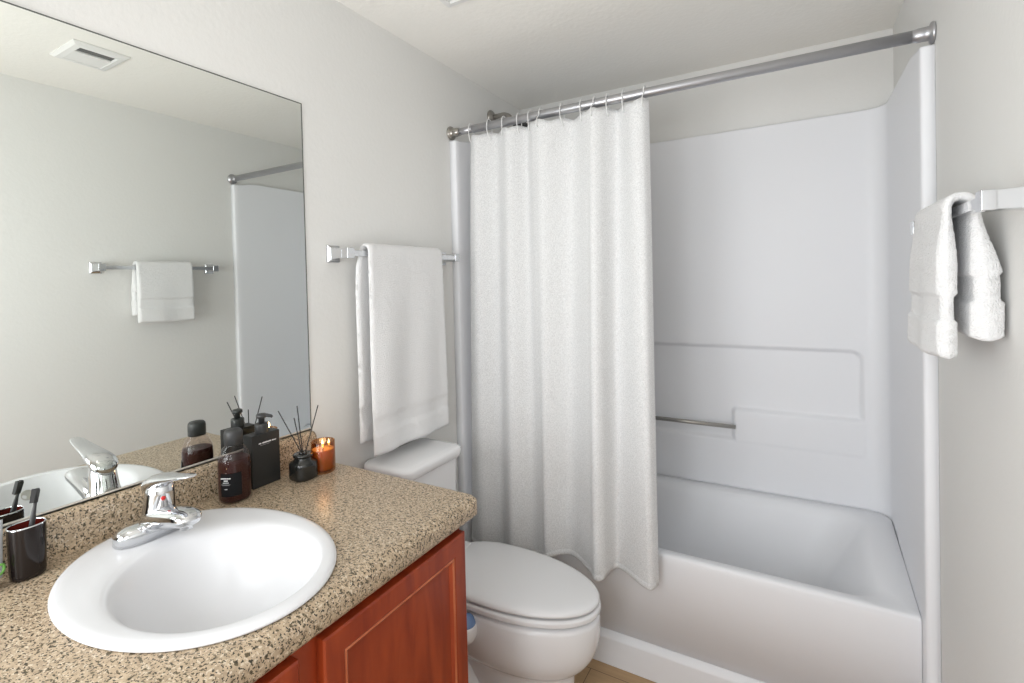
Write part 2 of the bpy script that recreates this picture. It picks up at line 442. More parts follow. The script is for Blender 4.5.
def make_curtain():
    t = thing('shower_curtain', 'white woven shower curtain hanging in soft folds, drawn to the left of the tub', 'shower curtain', (.45, 0, ZC0))
    bm = bmesh.new(); rows = []; NV = 90
    for j in range(NV+1):
        s = j/NV; P = curtain_plan(s); row = []
        for i, (x, y) in enumerate(P):
            z = ZC0+(ZC1+hemdrop(x)-ZC0)*s
            sag = 0
            if s < .12:                                # the header droops between the hooks
                k = min(range(len(hook_x)), key=lambda k: abs(hook_x[k]-x)); dd = abs(hook_x[k]-x)
                sag = -.012*min(1, dd/.035)**1.3*(1-s/.12)
            n_ = noise.noise(Vector((x*6, s*3, 1.7)))*.004
            row.append(bm.verts.new((x, y+n_*min(1, s*4), z+sag+.003*noise.noise(Vector((x*9, 0, s)))*(s > .9))))
        rows.append(row)
    for a, b in zip(rows, rows[1:]):
        for i in range(len(a)-1): bm.faces.new((a[i], a[i+1], b[i+1], b[i]))
    obj('cloth', bm, M_curtain, t, smooth=True, solid=.0022)
    # hem: the doubled strip at the bottom
    bm = bmesh.new(); rows = []
    for z, o_, s in ((ZC1+.020, -.0025, .987), (ZC1+.019, -.0040, .988), (ZC1+.004, -.0042, .997), (ZC1-.001, -.002, 1.0), (ZC1-.001, .002, 1.0), (ZC1+.004, .0035, .997), (ZC1+.018, .0035, .988)):
        rows.append([bm.verts.new((x, y+o_+noise.noise(Vector((x*6, s*3, 1.7)))*.004, z+hemdrop(x))) for x, y in curtain_plan(s)])
    for a, b in zip(rows, rows[1:]):
        for i in range(len(a)-1): bm.faces.new((a[i], a[i+1], b[i+1], b[i]))
    obj('hem', bm, M_curtain, t, smooth=True)
make_curtain()
ordn = ['first', 'second', 'third', 'fourth', 'fifth', 'sixth', 'seventh', 'eighth', 'ninth', 'tenth', 'eleventh']
def nearest_y(x):
    P = curtain_plan(.01); return min(P, key=lambda p: abs(p[0]-x))[1]
for i, hx in enumerate(hook_x):
    y = nearest_y(hx)
    bm = bmesh.new()
    rz = ZR
    pts = [(hx, y+.004, 1.924), (hx, y-.004, 1.918), (hx, y-.012, 1.924), (hx, min(y-.010, -.018), 1.942), (hx, -.020, ZR-.006), (hx, -.0195, ZR+.004)]
    pts += [(hx, .0185*math.cos(a), ZR+.004+.0185*math.sin(a)) for a in [PI-PI*k/8 for k in range(1, 8)]] + [(hx, .0185, ZR), (hx, .0185, ZR-.028)]
    tube(bm, catmull(pts, 3), .0017, 8)
    lab = ('white wire curtain hook at the left end of the rod, first from the left' if i == 0 else
           'white wire curtain hook at the free right edge of the curtain' if i == 11 else
           f'white wire curtain hook over the rod, {ordn[i]} from the left')
    tag(obj('curtain_hook', bm, M_hook, None, smooth=True), lab, 'hook', 'white wire curtain hooks on the rod')

# ------------------------------------------------------------------ towel bars and towels
def towel_bar(label, wx, sgn, ya, yb, z, proj=.07):
    t = thing('towel_bar', label, 'towel bar', (wx, (ya+yb)/2, z))
    bm = bmesh.new(); X = wx+sgn*proj
    box(bm, X-.007, X+.007, ya, yb, z-.009, z+.009)
    obj('bar', bm, M_chrome, t, bevel=.002)
    for y in (ya, yb):
        bm = bmesh.new(); rings = []
        for d_, hy, hz in ((0.0005, .023, .026), (.006, .023, .026), (.009, .020, .023), (.012, .0155, .018), (.03, .0135, .0155), (.055, .0125, .0145), (.0565, .0135, .0155), (proj+.011, .0135, .0155)):
            x = wx+sgn*d_
            rings.append([(x, y-hy, z-hz), (x, y+hy, z-hz), (x, y+hy, z+hz), (x, y-hy, z+hz)])
        loft(bm, rings); obj('post', bm, M_chrome, t, bevel=.0015)
    return t
ZB1, ZB2 = 1.459, 1.468
towel_bar('chrome towel bar on the left wall above the toilet', 0, 1, -.612, -.085, ZB1)
towel_bar('chrome towel bar on the right wall beside the tub', W, -1, -.640, -.145, ZB2, .062)

def drape(name, label, top, lf, lb, fx, bxx, bar_x, sgn, wall_x, ya, yb, hf, hb, ht, seed, flare=0.0, slip=0.0):
    """towel over a bar. Distances fx / bxx: how far the front and back layer hang from the wall (top, bottom);
    hf / hb / ht: half thickness of the front layer, the back layer (at its hem) and the fold over the bar"""
    NS, NY, e = 170, 46, .011
    key = []
    cxf, cxb = fx[0], bxx[0]; rad = (cxf-cxb)/2; cxm = (cxf+cxb)/2
    n1, n2 = 78, 14
    for k in range(n1+1):
        q = 1-k/n1; key.append((fx[0]+(fx[1]-fx[0])*q**1.2, top-rad-lf*q, hf+(ht-hf)*(1-smooth01(q*lf/.10)), lf*q, 1))
    for k in range(1, n2):
        a = PI*k/n2; key.append((cxm+rad*math.cos(a), top-rad+rad*math.sin(a), ht, 0, 0))
    for k in range(n1+1):
        q = k/n1; key.append((bxx[0]+(bxx[1]-bxx[0])*smooth01(q*lb/.14), top-rad-lb*q, ht+(hb-ht)*smooth01(q*lb/.14), lb*q, -1))
    rings = []
    N = len(key)
    for m, (d, z, h, drop, part) in enumerate(key):
        a, b = key[max(m-1, 0)], key[min(m+1, N-1)]
        tx, tz = b[0]-a[0], b[1]-a[1]; l = math.hypot(tx, tz); nx, nz = -tz/l, tx/l
        L = lf if part > 0 else lb
        he = L-drop
        if part: h -= .0050*smooth01((he-.064)/.006)*smooth01((.116-he)/.006)
        end = (lf-drop) if part > 0 else (lb-drop) if part < 0 else 1
        if part and end < e: h = h*max(.25, math.sqrt(max(0, 1-((e-end)/e)**2)))
        hem = .006*noise.noise(Vector((0, 3.1, seed+part)))
        y0 = ya - (flare*smooth01(drop/.05) if part < 0 else 0); y1 = yb - (slip*min(1, drop/.4) if part else 0)
        ring = []
        for side in (1, -1):
            for i_ in range(NY+1):
                i = i_ if side == 1 else NY-i_
                v = i/NY
                v = .5-.5*math.cos(PI*v) if False else v
                y = y0+(y1-y0)*v
                de = min(y-y0, y1-y); r_ = math.sqrt(max(0, 1-((e-de)/e)**2)) if de < e else 1
                r_ = max(r_, .05)
                wob = .0045*noise.noise(Vector((y*9, drop*2.5, seed)))*min(1, drop*5) + .004*math.sin(y*38+seed+drop*2)*min(1, drop*3)*(part > 0)
                fz = .0020*noise.noise(Vector((y*150, (z+d*3)*150, seed+side)))+.0013*noise.noise(Vector((y*420, z*420, seed+side)))
                hz = hem + .006*noise.noise(Vector((y*7, 3.1, seed+part))) if part else 0
                hz *= max(0, 1-he/.30) if part else 0
                o = side*(h*r_+fz*.7)+wob*(1 if part else 0)
                ring.append((wall_x+sgn*(d+nx*o), y+(fz*.8 if de < e else 0), z+nz*o+hz))
        rings.append(ring)
    bm = bmesh.new(); loft(bm, rings)
    return tag(obj(name, bm, M_towel, None, smooth=True), label, 'towel')
drape('bath_towel', 'large white bath towel folded over the bar on the left wall', ZB1+.026, .626, .592, (.088, .094), (.052, .046), .07, 1, 0, -.553, -.192, .0075, .0075, .0065, 3.3, flare=.014, slip=-.006)
drape('hand_towel', 'small white hand towel hung over the bar on the right wall', ZB2+.026, .268, .232, (.082, .086), (.044, .031), .062, -1, W, -.515, -.268, .0150, .0225, .0068, 8.1)

# ------------------------------------------------------------------ toilet
def make_toilet():
    cy = -.288
    t = thing('toilet', 'white two piece toilet with closed lid between vanity and tub', 'toilet', (.4, cy, 0))
    def egg(xb, xf, hw, z, n=56, xc=None, p=2.25):
        xc = xb+(xf-xb)*.42 if xc is None else xc
        pts = []
        for i in range(n):
            a = 2*PI*i/n; c, s = math.cos(a), math.sin(a)
            pf = 2.05 if c > 0 else 2.6
            ax = xf-xc if c > 0 else xc-xb
            pts.append((xc+ax*math.copysign(abs(c)**(2/pf), c), cy+hw*math.copysign(abs(s)**(2/(pf if c < 0 else 2.05)), s), z))
        return pts
    bm = bmesh.new()
    loft(bm, [egg(.20, .600, .108, 0.0005), egg(.20, .602, .110, .010), egg(.215, .612, .104, .022), egg(.22, .612, .098, .06), egg(.22, .615, .096, .13), egg(.215, .617, .098, .178),
              egg(.212, .622, .106, .190), egg(.205, .640, .122, .202), egg(.195, .668, .140, .228), egg(.185, .690, .153, .268), egg(.18, .699, .159, .315), egg(.18, .700, .160, .35), egg(.18, .698, .158, .372), egg(.185, .690, .152, .380)])
    obj('bowl', bm, M_porc, t, smooth=True, subsurf=1)
    # trapway bulge on both sides of the pedestal
    for s in (-1, 1):
        bm = bmesh.new()
        tube(bm, catmull([(.14, cy+s*.052, .28), (.20, cy+s*.075, .20), (.27, cy+s*.082, .12), (.33, cy+s*.078, .055), (.36, cy+s*.070, .02)], 5), [.05]*15+[.048, .044, .040, .034, .026, .018], 16)
        obj('trapway', bm, M_porc, t, smooth=True)
        bm = bmesh.new(); lathe(bm, .29, cy+s*.116, [(.014, .012), (.014, .022), (.010, .032), (.003, .036)], 18)
        obj('bolt_cap', bm, M_porc, t, smooth=True)
    bm = bmesh.new(); loft(bm, [egg(.02, .24, .11, .26), egg(.02, .24, .12, .34), egg(.02, .25, .135, .385)])
    obj('tank_deck', bm, M_porc, t, smooth=True, bevel=.006)
    def ring_(xb, xf, hw, z, inset):
        return egg(xb+inset, xf-inset, hw-inset, z)
    bm = bmesh.new()
    loft(bm, [ring_(.165, .702, .162, .384, .006), ring_(.165, .702, .162, .388, 0), ring_(.165, .702, .162, .400, 0), ring_(.165, .702, .162, .405, .006)])
    obj('seat', bm, M_seat, t, smooth=True, bevel=.002)
    bm = bmesh.new()
    loft(bm, [ring_(.142, .700, .160, .409, .008), ring_(.142, .700, .160, .412, 0), ring_(.142, .700, .160, .420, 0), ring_(.142, .700, .160, .427, .006), ring_(.142, .700, .160, .431, .020), ring_(.142, .700, .160, .433, .06), ring_(.142, .700, .160, .434, .12)])
    obj('lid', bm, M_seat, t, smooth=True, subsurf=1)
    bm = bmesh.new(); loft(bm, [ring_(.165, .702, .162, .403, .02), ring_(.165, .702, .162, .411, .02)])
    g = obj('gap_shade', bm, M_gap_shade, t);  # dark filler: shade between seat and lid put in as colour
    for s in (-1, 1):
        bm = bmesh.new(); box(bm, .155, .195, cy+s*.07-.018, cy+s*.07+.018, .38, .436)
        obj('hinge', bm, M_seat, t, bevel=.006, seg=3)
    ty = -.392
    def rbox(x0, x1, y0, y1, z, r, m=6):
        pts = []
        for cx, cy_, a0 in ((x1-r, y1-r, 0), (x0+r, y1-r, PI/2), (x0+r, y0+r, PI), (x1-r, y0+r, 1.5*PI)):
            for k in range(m+1):
                a = a0+PI/2*k/m; pts.append((cx+r*math.cos(a), cy_+r*math.sin(a), z))
        return pts
    bm = bmesh.new()
    loft(bm, [rbox(.03, .165, ty-.120, ty+.120, .385, .03), rbox(.022, .178, ty-.130, ty+.130, .42, .035), rbox(.018, .190, ty-.136, ty+.136, .60, .035), rbox(.016, .192, ty-.139, ty+.139, .768, .035)])
    obj('tank', bm, M_porc, t, smooth=True, bevel=.004)
    bm = bmesh.new()
    loft(bm, [rbox(.012, .200, ty-.143, ty+.143, .768, .035), rbox(.008, .207, ty-.149, ty+.149, .773, .04), rbox(.008, .208, ty-.150, ty+.150, .792, .04), rbox(.010, .205, ty-.147, ty+.147, .799, .038), rbox(.016, .198, ty-.140, ty+.140, .803, .034), rbox(.03, .18, ty-.125, ty+.125, .805, .025)])
    obj('tank_lid', bm, M_porc, t, smooth=True, subsurf=0)
    bm = bmesh.new(); tube(bm, [(.192, ty-.09, .71), (.204, ty-.09, .71)], .011, 16); tube(bm, [(.204, ty-.095, .711), (.206, ty-.06, .705), (.206, ty-.02, .70)], [.007, .006, .005], 12)
    obj('flush_handle', bm, M_chrome, t, smooth=True)
    # white and blue knob beside the bowl, on an arm from under the seat
    bm = bmesh.new()
    kc = Vector((.357, -.463, .342))
    loft(bm, [[tuple(kc+Vector((r*math.cos(2*PI*k/28)*.85, r*math.sin(2*PI*k/28), z))) for k in range(28)] for z, r in ((-.041, .004), (-.039, .014), (-.032, .023), (-.018, .030), (0, .032), (.010, .031), (.014, .028), (.014, .026))], True, True)
    tube(bm, [(.33, -.40, .365), (.345, -.44, .348), (.357, -.463, .342)], .012, 14)
    kb = obj('side_knob', bm, M_white, t, smooth=True); kb['label'] = 'white rounded knob with a blue top'
    bm = bmesh.new()
    loft(bm, [[tuple(kc+Vector((r*math.cos(2*PI*k/28)*.85, r*math.sin(2*PI*k/28), z))) for k in range(28)] for z, r in ((.012, .0275), (.016, .0275), (.030, .022), (.040, .012), (.043, .003))])
    obj('blue_cap', bm, M_blue, kb, smooth=True)
    return t
make_toilet()

# ------------------------------------------------------------------ vanity cabinet
ZT = .875                                              # worktop height
CF, CR, CL = .572, -.703, -1.95                        # worktop front edge, right and left ends
def make_vanity():
    t = thing('vanity_cabinet', 'cherry red wooden vanity cabinet with framed doors under the speckled worktop', 'cabinet', (.27, -1.2, 0))
    yr, yl, xf = -.745, -1.93, .528
    zt = ZT-.0485
    obj('side_panel', bx(.003, xf, yr-.018, yr, .0, zt), M_cherry, t, bevel=.001)
    obj('side_panel', bx(.003, xf, yl, yl+.018, .0, zt), M_cherry, t, bevel=.001)
    obj('base_panel', bx(.003, xf-.07, yl+.018, yr-.018, .09, .108), M_cherry, t)
    obj('toe_kick', bx(xf-.085, xf-.07, yl+.018, yr-.018, .0, .09), M_cherry, t)
    ff = bmesh.new(); zb = .09
    for a, b in ((yr-.050, yr), (-1.180, -1.118), (-1.60, -1.538), (yl, yl+.05)): box(ff, xf, xf+.018, a, b, zb, zt)
    for a, b in ((yl+.05, -1.60), (-1.538, -1.180), (-1.118, yr-.05)):
        box(ff, xf, xf+.018, a, b, zt-.035, zt); box(ff, xf, xf+.018, a, b, zb, zb+.04)
    obj('face_frame', ff, M_cherry, t)
    def door(y0, y1, z0, z1, hinge_right):
        x0 = xf+.0185; x1 = x0+.019
        st = .047
        bm = bmesh.new()
        # frame with mitred, stepped inner edge down to a flat recessed field
        def rect(i, x): return [(x, y0+i, z0+i), (x, y1-i, z0+i), (x, y1-i, z1-i), (x, y0+i, z1-i)]
        vs = loft(bm, [rect(0, x0), rect(0, x1-.003), rect(.003, x1), rect(st-.009, x1), rect(st-.006, x1-.0015)], True, False)
        d = obj('door', bm, M_cherry, t)
        bm = bmesh.new(); loft(bm, [rect(st-.0062, x1-.0014), rect(st-.0035, x1+.0004), rect(st, x1-.002)], False, False)
        e = obj('inner_moulding', bm, M_cherry_edge, d); e['label'] = 'lighter moulding line around the door panel'
        bm = bmesh.new(); loft(bm, [rect(st, x1-.002), rect(st+.005, x1-.008), rect(st+.02, x1-.008)], False, True)
        obj('recessed_panel', bm, M_cherry, d)
        return d
    door(-1.130, -.749, .135, .810, True)
    door(-1.555, -1.174, .135, .810, False)
make_vanity()

# ------------------------------------------------------------------ worktop with splashback
SCX, SCY, SA, SB = .296, -1.165, .258, .196             # sink rim ellipse
def make_worktop():
    t = thing('vanity_worktop', 'beige brown speckled laminate worktop with rounded front edge and short splashback', 'worktop', (.28, -1.3, ZT))
    sec = [(.0, ZT), (CF-.028, ZT)]
    sec += [(CF-.028+.028*math.sin(a), ZT-.020+.020*math.cos(a)) for a in [PI/2*k/8 for k in range(1, 9)]]
    sec += [(CF, ZT-.038), (CF-.003, ZT-.0445), (CF-.008, ZT-.047), (.0, ZT-.047)]
    bm = bmesh.new()
    n = len(sec); endr = .012
    rings = []
    zc = ZT-.024
    for y, k in ((CL, 1), (CR-.012, 1), (CR-.006, .985), (CR-.002, .93), (CR, .80)):
        rings.append([(min(x, CF-(1-k)*.06), y, zc+(z-zc)*k) for x, z in sec])
    loft(bm, rings)
    o = obj('countertop', bm, M_granite, None, smooth=False)
    cut = bmesh.new(); loft(cut, [ell(SCX, SCY, .7, SA-.022, SB-.022, 64), ell(SCX, SCY, 1.0, SA-.022, SB-.022, 64)])
    c = obj('cutter', cut, M_granite)
    b = o.modifiers.new('b', 'BOOLEAN'); b.operation = 'DIFFERENCE'; b.object = c; b.solver = 'EXACT'
    dg = bpy.context.evaluated_depsgraph_get(); me = bpy.data.meshes.new_from_object(o.evaluated_get(dg))
    o.modifiers.clear(); o.data = me; bpy.data.objects.remove(c)
    for p in me.polygons: p.use_smooth = True
    o.data.name = 'countertop'
    w = o.modifiers.new('es', 'EDGE_SPLIT'); w.split_angle = math.radians(40)
    o.parent = t; o.matrix_parent_inverse = Matrix.Translation(-t.location)
    bm = bmesh.new()
    ss = [(.001, ZT), (.022, ZT), (.022, .938), (.0205, .947), (.016, .9525), (.010, .954), (.001, .954)]
    loft(bm, [[(x, y, ZT+(z-ZT)*k) for x, z in ss] for y, k in ((CL, 1), (CR-.018, 1), (CR-.008, .985), (CR-.003, .95), (CR-.0005, .86))])
    obj('splashback', bm, M_granite, t, smooth=True).modifiers.new('es', 'EDGE_SPLIT').split_angle = math.radians(45)
make_worktop()

# ------------------------------------------------------------------ sink
def make_sink():
    t = thing('sink', 'white oval drop-in sink set into the speckled worktop', 'sink', (SCX, SCY, ZT))
    bcx, bcy = .352, SCY+.002
    R_ = [ell(SCX, SCY, ZT+.001, SA-.004, SB-.004, 72), ell(SCX, SCY, ZT+.004, SA, SB, 72), ell(SCX, SCY, ZT+.0085, SA-.003, SB-.003, 72), ell(SCX, SCY, ZT+.0108, SA-.010, SB-.010, 72),
          ell(SCX+.001, SCY, ZT+.0108, SA-.020, SB-.018, 72), ell(SCX+.018, SCY, ZT+.0095, SA-.048, SB-.030, 72)]
    R_ += [ell(bcx-.012, bcy, ZT+.0080, .186, .152, 72), ell(bcx-.008, bcy, ZT+.0035, .178, .145, 72), ell(bcx-.006, bcy, ZT-.008, .170, .138, 72), ell(bcx-.002, bcy, ZT-.035, .155, .126, 72), ell(bcx, bcy, ZT-.07, .132, .106, 72), ell(bcx-.004, bcy, ZT-.10, .105, .08, 72), ell(bcx-.008, bcy, ZT-.118, .06, .05, 72), ell(bcx-.01, bcy, ZT-.125, .026, .026, 72)]
    # underside, slightly bigger, closes the shell
    U_ = [ell(bcx-.01, bcy, ZT-.134, .03, .03, 72), ell(bcx, bcy, ZT-.10, .13, .10, 72), ell(bcx, bcy, ZT-.04, .176, .135, 72), ell(SCX+.01, SCY, ZT-.002, SA-.04, SB-.035, 72)]
    bm = bmesh.new(); loft(bm, [R_[0]] + R_[1:], False, True)
    obj('basin', bm, M_sink, t, smooth=True, subsurf=1)
    bm = bmesh.new(); lathe(bm, bcx-.01, bcy, [(.024, ZT-.1245), (.024, ZT-.121), (.020, ZT-.1195), (.014, ZT-.122), (.013, ZT-.117), (.010, ZT-.114), (.002, ZT-.113)], 28)
    obj('drain', bm, M_chrome, t, smooth=True)
    # overflow ring high on the bowl's front wall
    n = Vector((-.93, 0, .37)).normalized(); a, b = frame(n); p = Vector((bcx+.155, bcy-.010, ZT-.028))
    bm = bmesh.new()
    loft(bm, [[tuple(p+n*h+(a*math.cos(2*PI*k/24)+b*math.sin(2*PI*k/24))*r) for k in range(24)] for h, r in ((-.004, .013), (.0015, .013), (.0025, .011), (.001, .008), (.0005, .002))])
    obj('overflow_ring', bm, M_grey_hw, t, smooth=True)
make_sink()

# ------------------------------------------------------------------ faucet
def ring3(c, d, u, hw, hh, n=24, p=2.0):
    d = Vector(d).normalized(); u = Vector(u); s = d.cross(u).normalized(); v = s.cross(d).normalized()
    out = []
    for k in range(n):
        a = 2*PI*k/n; co, si = math.cos(a), math.sin(a)
        out.append(tuple(Vector(c)+s*hw*math.copysign(abs(co)**(2/p), co)+v*hh*math.copysign(abs(si)**(2/p), si)))
    return out
def make_faucet():
    zb = ZT+.0118; fy = -1.153; fx = .108
    t = thing('faucet', 'chrome single lever faucet on the back of the sink', 'faucet', (fx, fy, zb))
    bm = bmesh.new()
    def stad(z, hx, hy, n=48):
        return ell(fx, fy, z, hx, hy, n, 2.9)
    loft(bm, [stad(zb-.001, .029, .070), stad(zb+.016, .029, .070), stad(zb+.0165, .029, .070), stad(zb+.024, .025, .064), stad(zb+.028, .018, .052), stad(zb+.029, .010, .03)])
    obj('base_plate', bm, M_chrome, t, smooth=True)
    bm = bmesh.new()
    loft(bm, [ell(fx+.006+(z-zb)*.16, fy, z, r, r*.98, 28) for z, r in ((zb+.016, .036), (zb+.028, .032), (zb+.045, .0285), (zb+.065, .0265), (zb+.082, .0252), (zb+.096, .0225), (zb+.101, .018))])
    obj('body', bm, M_chrome, t, smooth=True)
    bm = bmesh.new()
    P = [(fx-.004, fy, zb+.030), (fx+.03, fy-.001, zb+.036), (fx+.07, fy-.003, zb+.046), (fx+.11, fy-.005, zb+.055), (fx+.132, fy-.006, zb+.058), (fx+.144, fy-.006, zb+.056), (fx+.149, fy-.006, zb+.053)]
    hw = [.034, .032, .0280, .0250, .0235, .019, .010]; hh = [.020, .020, .0185, .0165, .0145, .011, .005]
    rings = []
    for i, c in enumerate(P):
        d = Vector(P[min(i+1, len(P)-1)])-Vector(P[max(i-1, 0)])
        rings.append(ring3(c, d, (0, 0, 1), hw[i], hh[i], 24, 2.5))
    loft(bm, rings); obj('spout', bm, M_chrome, t, smooth=True, subsurf=1)
    bm = bmesh.new(); tube(bm, [(fx+.124, fy-.006, zb+.048), (fx+.125, fy-.006, zb+.037)], .0105, 18); obj('aerator', bm, M_chrome, t, smooth=True)
    bm = bmesh.new()
    P = [(fx-.006, fy, zb+.074), (fx-.006, fy, zb+.086), (fx+.006, fy, zb+.099), (fx+.030, fy-.001, zb+.110), (fx+.062, fy-.002, zb+.118), (fx+.10, fy-.003, zb+.127), (fx+.135, fy-.004, zb+.135), (fx+.150, fy-.004, zb+.138)]
    hw = [.012, .022, .0270, .0260, .021, .017, .0140, .008]; hh = [.006, .012, .016, .0120, .0070, .0048, .0036, .002]
    rings = []
    for i, c in enumerate(P):
        d = Vector(P[min(i+1, len(P)-1)])-Vector(P[max(i-1, 0)])
        rings.append(ring3(c, d, (0, 0, 1), hw[i], hh[i], 24, 2.2))
    loft(bm, rings); obj('lever', bm, M_chrome, t, smooth=True, subsurf=1)
    nrm = Vector((.96, -.20, .0)).normalized(); c = Vector((fx+.018, fy, zb+.077))+nrm*.0258
    bm = bmesh.new(); loft(bm, [ring3(c+nrm*h, nrm, (0, 0, 1), r, r, 16) for h, r in ((-.002, .0042), (.0008, .0042), (.0015, .003))])
    o = obj('temperature_dot', bm, M_red, t, smooth=True); o['label'] = 'small red temperature dot'
make_faucet()

# ------------------------------------------------------------------ mirror
t = thing('wall_mirror', 'large frameless wall mirror above the vanity splashback', 'mirror', (0, -1.4, .96))
bm = bmesh.new(); fs = box(bm, .0004, .0034, -1.93, -.709, .9575, 1.879)
for i, f in enumerate(fs): f.material_index = 0 if i == 3 else 1
obj('glass', bm, [M_mirror, M_mirror_edge], t)
bm = bmesh.new(); box(bm, .0003, .0040, -.709, -.7065, .9545, 1.8815); box(bm, .0003, .0040, -1.93, -.709, 1.879, 1.8815)
o = obj('dark_edge', bm, M_mirror_edge, t); o['label'] = 'thin dark edge along the top and right side'
bm = bmesh.new(); box(bm, .0004, .0060, -1.93, -.709, .9545, .9575); box(bm, .0036, .0060, -1.93, -.709, .9545, .9600)
obj('bottom_channel', bm, M_channel, t)

# ------------------------------------------------------------------ toiletries
def print_line(name, parent, org, ux, uz, width, h, m, seed, dens=.012):
    """a row of small marks standing in for a line of print too small to read"""
    rnd = random.Random(seed); bm = bmesh.new(); o = Vector(org); ux = Vector(ux).normalized(); uz = Vector(uz).normalized(); n = ux.cross(uz)
    x = -width/2
    while x < width/2:
        w = rnd.uniform(.5, .95)*h; hh = h*rnd.choice((1, 1, .8))
        if rnd.random() > .04:
            a = o+ux*x; q = [a, a+ux*min(w, width/2-x), a+ux*min(w, width/2-x)+uz*hh, a+uz*hh]
            lo = [bm.verts.new(p-n*.0002) for p in q]; hi = [bm.verts.new(p+n*.0003) for p in q]
            bm.faces.new(hi)
            for k in range(4): bm.faces.new((lo[k], lo[(k+1) % 4], hi[(k+1) % 4], hi[k]))
        x += w+.13*h
    return obj(name, bm, m, parent)

def make_bottle():
    cx, cy = .080, -.977
    t = thing('soap_bottle', 'dark amber round-shouldered bottle with black cap and black label, left of the pump box', 'bottle', (cx, cy, ZT))
    z = ZT
    sx, sy = .92, 1.0
    bm = bmesh.new()
    lathe(bm, cx, cy, [(.028, z+.001), (.0315, z+.004), (.0330, z+.010), (.0330, z+.088), (.0322, z+.098), (.0290, z+.110), (.0240, z+.120), (.0185, z+.126), (.0165, z+.130), (.0160, z+.136)], 40, sx, sy, 2.4)
    obj('glass', bm, M_clear, t, smooth=True)
    bm = bmesh.new()
    lathe(bm, cx, cy, [(.0265, z+.003), (.0305, z+.006), (.0322, z+.011), (.0322, z+.088), (.0316, z+.096), (.0308, z+.0985), (.0290, z+.0985)], 40, sx, sy, 2.4)
    o = obj('liquid', bm, M_liquid, t, smooth=True); o['label'] = 'dark red brown liquid filling the bottle to its shoulder'
    bm = bmesh.new()
    lathe(bm, cx, cy, [(.0165, z+.129), (.0180, z+.130), (.0180, z+.153), (.0172, z+.159), (.0145, z+.163), (.006, z+.165)], 32, 1, 1.06, 2.3)
    obj('cap', bm, M_black, t, smooth=True)
    # curved label on the side that faces the sink
    bm = bmesh.new(); rows = []
    a0, a1 = math.radians(-86), math.radians(-2)
    def rim(a, r=.0336):
        c, s = math.cos(a), math.sin(a); p = 2.4
        return cx+r*sx*math.copysign(abs(c)**(2/p), c), cy+r*sy*math.copysign(abs(s)**(2/p), s)
    for zz in (z+.020, z+.072):
        rows.append([bm.verts.new((*rim(a0+(a1-a0)*k/24), zz)) for k in range(25)])
    for k in range(24): bm.faces.new((rows[0][k], rows[0][k+1], rows[1][k+1], rows[1][k]))
    lab = obj('label', bm, M_label, t, smooth=True); lab['label'] = 'black paper label with white print'
    am = math.radians(-61); x, y = rim(am, .0341); tx = Vector((-math.sin(am), math.cos(am), 0))
    for k, (zz, w, h, m) in enumerate(((z+.0605, .022, .0026, M_print), (z+.0555, .009, .0026, M_print), (z+.0515, .013, .0014, M_print), (z+.0480, .020, .0009, M_greyprint), (z+.0462, .016, .0009, M_greyprint), (z+.0370, .006, .0012, M_print))):
        print_line('print_line', lab, (x, y, zz), tx, (0, 0, 1), w, h, m, k)
make_bottle()

def make_pump():
    x0, x1, y0, y1 = .034, .070, -.927, -.853
    cx, cy = (x0+x1)/2+.002, -.890
    t = thing('pump_bottle', 'black rectangular pump bottle standing between amber bottle and reed diffuser', 'pump bottle', (cx, cy, ZT))
    obj('body', bx(x0, x1, y0, y1, ZT+.0005, ZT+.129), M_box, t, bevel=.0018)
    bm = bmesh.new(); lathe(bm, cx, cy, [(.0150, ZT+.128), (.0158, ZT+.130), (.0158, ZT+.149), (.0148, ZT+.1515), (.008, ZT+.152)], 28)
    obj('collar', bm, M_black, t, smooth=True)
    bm = bmesh.new(); lathe(bm, cx, cy, [(.0070, ZT+.151), (.0070, ZT+.164), (.0095, ZT+.166)], 20)
    obj('stem', bm, M_black, t, smooth=True)
    bm = bmesh.new(); lathe(bm, cx, cy, [(.0105, ZT+.165), (.0122, ZT+.1665), (.0122, ZT+.172), (.0105, ZT+.1745), (.004, ZT+.1755)], 28)
    P = [(cx, cy, ZT+.1705), (cx+.010, cy+.008, ZT+.1705), (cx+.018, cy+.014, ZT+.168), (cx+.020, cy+.016, ZT+.165)]
    tube(bm, P, [.0050, .0046, .0038, .0030], 12)
    obj('pump_head', bm, M_black, t, smooth=True)
    b = t.children[0]
    print_line('print_line', b, (x1+.0002, -.8865, ZT+.1055), (0, 1, 0), (0, 0, 1), .046, .0030, M_print, 21)
    print_line('print_line', b, (x1+.0002, -.893, ZT+.1015), (0, 1, 0), (0, 0, 1), .026, .0010, M_greyprint, 22)
make_pump()

